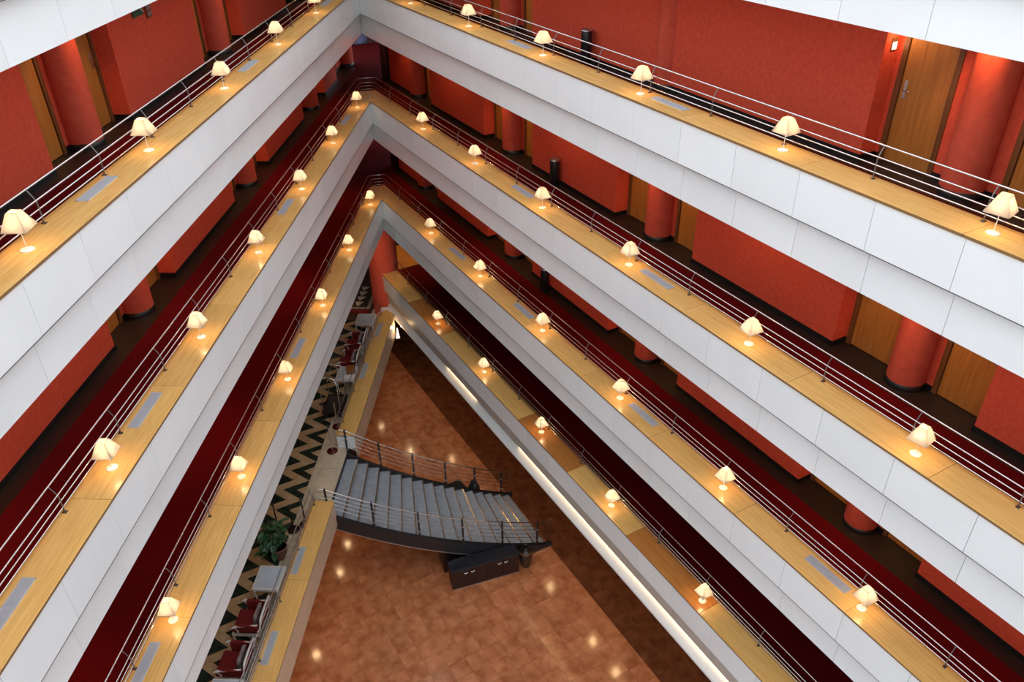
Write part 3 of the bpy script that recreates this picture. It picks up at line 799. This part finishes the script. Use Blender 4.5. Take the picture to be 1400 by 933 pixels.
# ------------------------------------------------------------------ curved staircase
OU, OV = -1.96, 0.25
RI, RO = 9.13, 11.58
TOT = math.radians(30.7); NT = 16; RISE = (mz - 0.0) / (NT + 1)
def SP(r, a, z): return P('L', OU + r * math.cos(a), OV - r * math.sin(a), z)
st = thing('staircase', 'curved grey open staircase with black stringers, from the marble landing to the brown floor', 'staircase', (0, 0, 0))
da = TOT / NT
for i in range(NT):
    a0, a1 = i * da, (i + 1) * da + 0.0028
    z = mz - (i + 1) * RISE
    MB().hexa([SP(RI + .03, a0, z - .04), SP(RO - .03, a0, z - .04), SP(RO - .03, a1, z - .04), SP(RI + .03, a1, z - .04),
               SP(RI + .03, a0, z), SP(RO - .03, a0, z), SP(RO - .03, a1, z), SP(RI + .03, a1, z)]).obj('tread', M_TREAD, st, 0.004)
    MB().hexa([SP(RI + .03, a1 - .0032, z - .045), SP(RO - .03, a1 - .0026, z - .045), SP(RO - .03, a1 + .0006, z - .045), SP(RI + .03, a1 + .0006, z - .045),
               SP(RI + .03, a1 - .0032, z + .004), SP(RO - .03, a1 - .0026, z + .004), SP(RO - .03, a1 + .0006, z + .004), SP(RI + .03, a1 + .0006, z + .004)]).obj('nosing', M_NOSE, st)
    MB().hexa([SP(RI + .03, a0 - .002, z), SP(RO - .03, a0 - .002, z), SP(RO - .03, a0, z), SP(RI + .03, a0, z),
               SP(RI + .03, a0 - .002, z + RISE - .04), SP(RO - .03, a0 - .002, z + RISE - .04), SP(RO - .03, a0, z + RISE - .04), SP(RI + .03, a0, z + RISE - .04)]).obj('riser', M_RISER, st)
def stair_z(a): return mz - (a / da) * RISE
def strip_solid(r0, r1, lo, hi, a_from, a_to, n=26):
    mb = MB(); vs = []; 
    for i in range(n + 1):
        a = a_from + (a_to - a_from) * i / n; z = stair_z(min(max(a, 0), TOT)) 
        zl, zh = max(z + lo, 0.004), max(z + hi, 0.05)
        vs += [SP(r0, a, zl), SP(r1, a, zl), SP(r1, a, zh), SP(r0, a, zh)]
    fs = []
    for i in range(n):
        k = i * 4
        for j in range(4): fs.append((k + j, k + (j + 1) % 4, k + 4 + (j + 1) % 4, k + 4 + j))
    fs += [(3, 2, 1, 0), (n * 4, n * 4 + 1, n * 4 + 2, n * 4 + 3)]
    return mb.add(vs, fs)
EXT = 0.018
strip_solid(RI - .05, RI + .05, -0.36, 0.02, 0.0, TOT + EXT).obj('stringer', M_STRING, st)
strip_solid(RO - .05, RO + .05, -0.42, 0.02, 0.0, TOT + EXT).obj('stringer', M_STRING, st)
strip_solid(RO - .06, RO + .06, -0.455, -0.42, 0.0, TOT + EXT).obj('stringer_edge', M_STEEL, st)
RH = 0.92
def stair_rail(r, a_posts, name_first):
    for k in range(5):
        h = RH - k * 0.155
        path = []
        n = 24
        for i in range(n + 1):
            a = -0.012 + (TOT + EXT + 0.012) * i / n
            path.append(SP(r, a, stair_z(min(max(a, 0), TOT)) + h))
        MB().tube(path, 0.018 if k == 0 else 0.009, 6).obj('handrail' if k == 0 else 'rail', M_STAIRRAIL, st)
    for a in a_posts:
        z = stair_z(min(max(a, 0), TOT))
        mb = MB()
        d = 0.03 / r
        for s in (-1, 1):
            aa = a + s * d * 0.42
            mb.hexa([SP(r - .028, aa - d * .4, z - .1), SP(r + .028, aa - d * .4, z - .1), SP(r + .028, aa + d * .4, z - .1), SP(r - .028, aa + d * .4, z - .1),
                     SP(r - .028, aa - d * .4, z + RH + .02), SP(r + .028, aa - d * .4, z + RH + .02), SP(r + .028, aa + d * .4, z + RH + .02), SP(r - .028, aa + d * .4, z + RH + .02)])
        po = mb.obj('post', M_STRING, st)
        cl = MB()
        for hh in (0.20, 0.62): cl.hexa([SP(r - .034, a - d, z + hh), SP(r + .034, a - d, z + hh), SP(r + .034, a + d, z + hh), SP(r - .034, a + d, z + hh), SP(r - .034, a - d, z + hh + .03), SP(r + .034, a - d, z + hh + .03), SP(r + .034, a + d, z + hh + .03), SP(r - .034, a + d, z + hh + .03)])
        cl.obj('clamp', M_STEEL, po)
stair_rail(RI, [da * x for x in (0.15, 3.2, 6.3, 9.4, 12.4, 15.3)], 'far')
stair_rail(RO, [da * x for x in (0.15, 3.2, 6.3, 9.4, 12.4, 15.3)], 'near')

# ------------------------------------------------------------------ lobby furniture under the stair
def ground_pt(w, u, v): return P(w, u, v, 0)
A_ = ground_pt('L', 9.751, -3.054); B_ = ground_pt('L', 9.005, -4.919)
ax = (B_ - A_); Ls = ax.length; ang = math.atan2(ax.y, ax.x)
SB = thing('sideboard', 'long dark wenge sideboard with four doors standing below the stair foot', 'sideboard', A_, ang)
H = 0.82; D = 0.44
child_local('body', MB().box(0, Ls, 0.02, D, 0.06, H - 0.03).mesh('body', M_SIDEBOARD), SB)
child_local('plinth', MB().box(0.02, Ls - 0.02, 0.03, D - 0.02, 0.0, 0.06).mesh('plinth', M_STEEL), SB)
child_local('sideboard_top', MB().box(-0.02, Ls + 0.02, -0.01, D + 0.01, H - 0.03, H).mesh('sideboard_top', M_SIDETOP, 0.005), SB)
dw = Ls / 4
for i in range(4):
    d = child_local('door', MB().box(i * dw + 0.006, (i + 1) * dw - 0.006, 0.0, 0.02, 0.08, H - 0.05).mesh('door', M_SIDEBOARD, 0.003), SB)
    hx = (i + 1) * dw - 0.10 if i % 2 == 0 else i * dw + 0.10
    child_local('handle', MB().tube([(hx - 0.05, -0.002, H - 0.15), (hx - 0.04, -0.03, H - 0.165), (hx + 0.04, -0.03, H - 0.165), (hx + 0.05, -0.002, H - 0.15)], 0.008, 6).mesh('handle', M_CHROME), d)
SB2 = thing('cabinet', 'plain dark cabinet half hidden under the stair behind the long sideboard', 'cabinet', ground_pt('L', 9.10, -2.72), ang)
child_local('body', MB().box(0, 0.75, 0, 0.6, 0.05, 0.85).mesh('body', M_SIDEBOARD, 0.004), SB2)
child_local('cabinet_top', MB().box(-0.015, 0.765, -0.015, 0.615, 0.85, 0.88).mesh('cabinet_top', M_SIDETOP, 0.004), SB2)
child_local('plinth', MB().box(0.03, 0.72, 0.03, 0.57, 0.0, 0.05).mesh('plinth', M_BLACK), SB2)
def vase(loc, lab):
    t = thing('floor_vase', lab, 'vase', loc, 0, 'tall floor vases by the stair')
    child_local('body', MB().lathe(0, 0, [(0.10, 0), (0.125, 0.02), (0.18, 0.25), (0.205, 0.45), (0.19, 0.58), (0.135, 0.69)], 20).mesh('body', M_CERAMIC), t)
    child_local('neck', MB().lathe(0, 0, [(0.135, 0.69), (0.10, 0.72), (0.10, 0.75), (0.125, 0.79), (0.10, 0.795), (0.085, 0.74)], 20, caps=False).mesh('neck', M_BLACK), t)
    child_local('band', MB().lathe(0, 0, [(0.186, 0.585), (0.19, 0.60), (0.176, 0.615)], 20, caps=False).mesh('band', M_TAN), t)
vase(ground_pt('L', 8.70, -5.10), 'tall dark ceramic vase with a tan band beside the long sideboard')
vase(ground_pt('L', 6.05, -3.35), 'tall dark ceramic vase on the far side of the stair, seen through its railing')
pl = thing('low_bench', 'low black bench on the far side of the stair near its foot', 'bench', ground_pt('L', 6.55, -2.2), ang + 0.25)
child_local('seat', MB().box(0, 1.1, 0, 0.45, 0.38, 0.45).mesh('seat', M_BLACK, 0.01), pl)
for x in (0.05, 1.0):
    for y in (0.04, 0.36): child_local('leg', MB().box(x, x + 0.05, y, y + 0.05, 0, 0.38).mesh('leg', M_BLACK), pl)

# ------------------------------------------------------------------ furniture on the marble
RZL = WING['L'][2]
def MP(u, v, z=0.0): return P('L', u, v, mz + z)
# local frame on the left wing: x along u, y = -v
def side_table(u0, u1, v0, v1, lab, h=0.65):
    t = thing('side_table', lab, 'table', MP((u0 + u1) / 2, (v0 + v1) / 2), RZL, 'white side tables on the marble gallery')
    a, b = (u1 - u0) / 2, (v1 - v0) / 2
    child_local('table_top', MB().box(-a + .03, a - .03, -b + .03, b - .03, h - .02, h + 0.002).mesh('table_top', M_GLASSTOP), t)
    fr = MB()
    for x0, x1, y0, y1 in ((-a, a, -b, -b + .035), (-a, a, b - .035, b), (-a, -a + .035, -b + .035, b - .035), (a - .035, a, -b + .035, b - .035)): fr.box(x0, x1, y0, y1, h - .035, h + .006)
    for x0, x1, y0, y1 in ((-a + .04, a - .04, -b + .04, -b + .06), (-a + .04, a - .04, b - .06, b - .04), (-a + .04, -a + .06, -b + .05, b - .05), (a - .06, a - .04, -b + .05, b - .05)): fr.box(x0, x1, y0, y1, h - .12, h - .035)
    child_local('frame', fr.mesh('frame', M_WHITEWOOD), t)
    for sx in (-1, 1):
        for sy in (-1, 1):
            x, y = sx * (a - .05), sy * (b - .05)
            child_local('leg', MB().tube([(x, y, h - .04), (x + sx * .02, y + sy * .02, h * .78), (x, y, h * .45), (x - sx * .015, y - sy * .015, h * .15), (x + sx * .015, y + sy * .015, 0.0)], [.026, .030, .020, .014, .020], 7).mesh('leg', M_WHITEWOOD), t)
side_table(12.01, 12.73, 0.57, 1.20, 'white square side table with a pale top beside the potted plant')
side_table(15.06, 15.78, 0.60, 1.27, 'white side table cut by the bottom photo edge beside the red armchairs')
side_table(0.25, 0.94, 0.58, 1.25, 'white side table at the far end, next to the red pillar')
side_table(3.60, 4.33, 0.56, 1.17, 'white side table with a tan box on it, behind the luggage cart')

def armchair(u, v, lab, clab):
    t = thing('armchair', lab, 'armchair', MP(u, v), RZL, 'red armchairs on the marble gallery')
    # front faces -y (towards +v); x along u
    child_local('seat', MB().box(-.30, .30, -.34, .26, .34, .46).mesh('seat', M_VELVET, 0.04, 3), t)
    child_local('seat_rail', MB().box(-.33, .33, -.36, -.32, .28, .35).box(-.33, .33, .26, .30, .28, .35).box(-.33, -.29, -.34, .28, .28, .35).box(.29, .33, -.34, .28, .28, .35).mesh('seat_rail', M_WHITEWOOD, 0.006), t)
    bk = MB().hexa([(-.30, .25, .42), (.30, .25, .42), (.30, .31, .42), (-.30, .31, .42), (-.28, .37, .90), (.28, .37, .90), (.28, .42, .90), (-.28, .42, .90)])
    child_local('backrest', bk.mesh('backrest', M_VELVET, 0.015, 2), t)
    child_local('top_rail', MB().tube([(-.33, .30, .42), (-.32, .395, .86), (-.29, .41, .92), (0, .415, .95), (.29, .41, .92), (.32, .395, .86), (.33, .30, .42)], 0.024, 7).mesh('top_rail', M_WHITEWOOD), t)
    for s in (-1, 1):
        x = s * .34
        arm = child_local('armrest', MB().tube([(x * .95, -.20, .34), (x * 1.04, -.17, .50), (x * 1.08, -.22, .61), (x * 1.10, -.28, .655), (x * 1.10, -.20, .672), (x * 1.04, 0, .665), (x, .30, .70)], [.020, .020, .022, .026, .026, .020, .020], 7).mesh('armrest', M_WHITEWOOD), t)
        child_local('arm_pad', MB().box(min(x * .93, x * 1.12), max(x * .93, x * 1.12), -.16, .22, .665, .70).mesh('arm_pad', M_VELVET, 0.012, 2), arm)
        child_local('side_panel', MB().box(min(x * .90, x), max(x * .90, x), -.17, .28, .42, .665).mesh('side_panel', M_VELVET), t)
        child_local('leg', MB().tube([(s * .29, -.32, .30), (s * .30, -.345, .22), (s * .28, -.33, .10), (s * .29, -.36, 0)], [.030, .028, .015, .018], 7).mesh('leg', M_WHITEWOOD), t)
        child_local('leg', MB().tube([(s * .29, .27, .30), (s * .29, .30, .15), (s * .29, .34, 0)], [.026, .02, .016], 7).mesh('leg', M_WHITEWOOD), t)
    c = thing('cushion', clab, 'cushion', MP(u, v, 0.462), RZL, 'patterned cushions on the red armchairs')
    cm = MB().hexa([(-.20, .09, 0), (.20, .09, 0), (.20, .22, 0.01), (-.20, .22, 0.01), (-.20, .18, .36), (.20, .18, .36), (.20, .27, .36), (-.20, .27, .36)])
    child_local('cover', cm.mesh('cover', M_CUSHION, 0.035, 3), c)
armchair(13.41, 1.03, 'red velvet armchair with white frame, nearest the white table and plant', 'grey patterned cushion on the near armchair next to the white table')
armchair(14.52, 1.03, 'red velvet armchair with white frame, closest to the bottom photo edge', 'grey patterned cushion on the armchair at the bottom photo edge')
armchair(1.93, 1.03, 'red velvet armchair with white frame, nearest the far red pillar', 'grey patterned cushion on the armchair nearest the far red pillar')
armchair(3.02, 1.03, 'red velvet armchair with white frame, next to the table with the tan box', 'grey patterned cushion on the armchair next to the tan box')
tb = thing('document_case', 'tan leather box with a brass clasp lying on the white table', 'box', MP(3.85, 0.76, 0.66), RZL + 0.3)
child_local('lid', MB().box(-.20, .20, -.14, .14, .0, .09).mesh('lid', M_TAN, 0.008, 2), tb)
child_local('clasp', MB().box(-.02, .02, -.15, -.138, .03, .07).mesh('clasp', M_NOSE), tb)
tr_ = thing('paper_sheet', 'white paper lying on the table beside the tan box', 'paper', MP(4.17, 0.74, 0.658), RZL + 0.15)
child_local('sheet', MB().box(-.10, .10, -.15, .15, 0.0, 0.004).mesh('sheet', M_WHITE), tr_)

# luggage cart
lc = thing('luggage_cart', 'steel luggage cart with a black deck parked near the stair head', 'cart', MP(5.09, 1.04), RZL)
child_local('deck', MB().box(-.42, .42, -.28, .28, .20, .26).mesh('deck', M_BLACK, 0.01), lc)
bm_ = MB()
for x0, x1, y0, y1 in ((-.46, .46, -.32, -.28), (-.46, .46, .28, .32), (-.46, -.42, -.28, .28), (.42, .46, -.28, .28)): bm_.box(x0, x1, y0, y1, .17, .29)
child_local('bumper', bm_.mesh('bumper', M_SIDEBOARD, 0.01), lc)
for sx in (-1, 1):
    for sy in (-1, 1):
        wheel = MB(); 
        for k in range(1): wheel.lathe(sx * .36, sy * .22, [(0.02, 0.0), (0.05, 0.03), (0.05, 0.07), (0.02, 0.10), (0.018, 0.18)], 10)
        child_local('wheel', wheel.mesh('wheel', M_BLACK), lc)
    child_local('hoop', MB().tube([(sx * .40, -.27, .26), (sx * .40, -.27, 1.25), (sx * .38, -.22, 1.45), (sx * .34, 0, 1.55), (sx * .38, .22, 1.45), (sx * .40, .27, 1.25), (sx * .40, .27, .26)], 0.016, 7).mesh('hoop', M_CHROME), lc)
child_local('hanging_bar', MB().tube([(-.34, 0, 1.55), (.34, 0, 1.55)], 0.014, 7).mesh('hanging_bar', M_CHROME), lc)

def stanchion(u, v, lab, m=M_CHROME, h=0.92, base=M_BRASSBROWN):
    t = thing('stanchion', lab, 'stanchion', MP(u, v), 0, 'barrier stanchions near the stair head')
    child_local('base', MB().lathe(0, 0, [(.16, 0), (.165, .015), (.15, .03), (.05, .05), (.03, .06)], 20).mesh('base', base), t)
    child_local('pole', MB().tube([(0, 0, .05), (0, 0, h)], 0.022, 8).mesh('pole', m), t)
    child_local('cap', MB().lathe(0, 0, [(.03, h), (.036, h + .02), (.028, h + .05), (.006, h + .06)], 10).mesh('cap', M_BLACK), t)
stanchion(7.06, 0.70, 'steel barrier stanchion with an oxblood base standing on the cream marble landing')
stanchion(5.92, 0.80, 'barrier stanchion beside the luggage cart and the ledge end', M_CHROME)
stanchion(10.30, 1.36, 'brown wooden stanchion on the left, behind the potted plant', M_SIDEBOARD, 0.95, M_SIDEBOARD)
stanchion(10.22, 0.99, 'brown wooden stanchion on the right, behind the potted plant', M_SIDEBOARD, 0.85, M_SIDEBOARD)
stanchion(10.02, 0.72, 'black stanchion between the stair head and the potted plant', M_BLACK, 0.9, M_BLACK)

# potted plant: broad glossy leaves
def leaf_mesh():
    mb = MB(); pts = [(0, 0, 0), (.035, .05, .012), (.06, .11, .02), (.05, .18, .012), (0, .27, -.02), (-.05, .18, .012), (-.06, .11, .02), (-.035, .05, .012), (0, .08, -.004), (0, .17, -.006)]
    return mb.add(pts, [(0, 1, 8), (1, 2, 8), (2, 9, 8), (2, 3, 9), (3, 4, 9), (4, 5, 9), (5, 6, 9), (6, 8, 9), (6, 7, 8), (7, 0, 8)], 0, True).mesh('leaf', M_LEAF, recalc=False)
LEAF = leaf_mesh()
pp = thing('potted_plant', 'bushy potted plant with broad glossy green leaves on the marble', 'plant', MP(11.15, 1.06), RZL)
child_local('pot', MB().lathe(0, 0, [(.14, 0), (.19, .30), (.215, .36), (.215, .40), (.19, .40), (.18, .36)], 20).mesh('pot', M_POT), pp)
child_local('soil', MB().lathe(0, 0, [(.18, .345), (.18, .36)], 16).mesh('soil', M_BASE), pp)
rr = random.Random(11)
k = 0
while k < 150:
    th = rr.uniform(0, 2 * math.pi); el = rr.uniform(-0.5, 1.35); rad = rr.uniform(.10, .47)
    c = Vector((math.cos(th) * math.cos(el) * rad, math.sin(th) * math.cos(el) * rad * 0.85 - 0.05, .72 + math.sin(el) * rad * 0.9))
    if c.y > 0.24: continue
    k += 1
    lf = child_local('leaf', LEAF, pp, c)
    q = rr.uniform(0.7, 1.1); lf.scale = (q, q, q)
    lf.rotation_euler = (rr.uniform(-0.9, 0.3), rr.uniform(-0.6, 0.6), th - math.pi / 2 + rr.uniform(-.9, .9))
    if c.y > 0.05: lf.rotation_euler.z = rr.uniform(1.6, 4.6)
stm = MB()
for k in range(9):
    th = k * 0.7; stm.tube([(0.05 * math.cos(th), 0.05 * math.sin(th), .34), (.15 * math.cos(th), .15 * math.sin(th), .6), (.28 * math.cos(th), .28 * math.sin(th), .85)], 0.008, 5)
child_local('stem', stm.mesh('stem', M_LEAF), pp)

# rug at the foot of the pillar: dark triangles inside a striped border
rg = thing('rug', 'patterned rug with a black and cream striped border beside the red pillar', 'rug', MP(-2.0, 1.75, 0.002), RZL)
child_local('field', MB().box(-1.0, 0.85, -0.75, .58, 0, .008).mesh('field', mat('rug_dark', srgb(40, 34, 32), srgb(60, 48, 42), 20, 0.95)), rg)
stp = MB()
for i in range(24): stp.box(-1.0 + i * 0.077, -0.962 + i * 0.077, .44, .58, .008, .012)
for i in range(18): stp.box(.70, .85, -.75 + i * .072, -.714 + i * .072, .008, .012)
child_local('striped_border', stp.mesh('striped_border', M_STRIPE_W), rg)
tri_ = MB()
for i in range(4):
    for j in range(2): tri_.prism([(-.9 + i * .4, -.6 + j * .5), (-.55 + i * .4, -.45 + j * .5), (-.9 + i * .4, -.25 + j * .5)], .008, .012)
child_local('triangle_motif', tri_.mesh('triangle_motif', M_STRIPE_W), rg)
child_local('red_edge', MB().box(.85, 1.15, -.75, .58, 0, .012).mesh('red_edge', M_VELVET), rg)

# rails behind the left mezzanine ledge
lz = LEDGE_4L
for (a, b, lab) in ((-0.1, OPEN0 - 0.05, 'polished steel rail on the marble gallery ledge beyond the stair'), (OPEN1 + 0.05, U_END, 'polished steel rail on the marble gallery ledge this side of the stair')):
    t = thing('railing', lab, 'railing', (0, 0, 0), 0, 'gallery railings')
    def run(v, z):
        pts = [P('L', a, v, z), P('L', b, v, z)]
        return pts
    MB().tube(run(HANDV, lz + .44), .013, 8).obj('handrail', M_CHROME, t)
    for zo, v, r in RAIL_LV: MB().tube(run(v, lz + zo), r, 6).obj('rail', M_CHROME, t)
    us = [u for u in [x * 1.5715 + a + 0.12 for x in range(16)] if u < b]
    posts(t, 'L', lz, us)
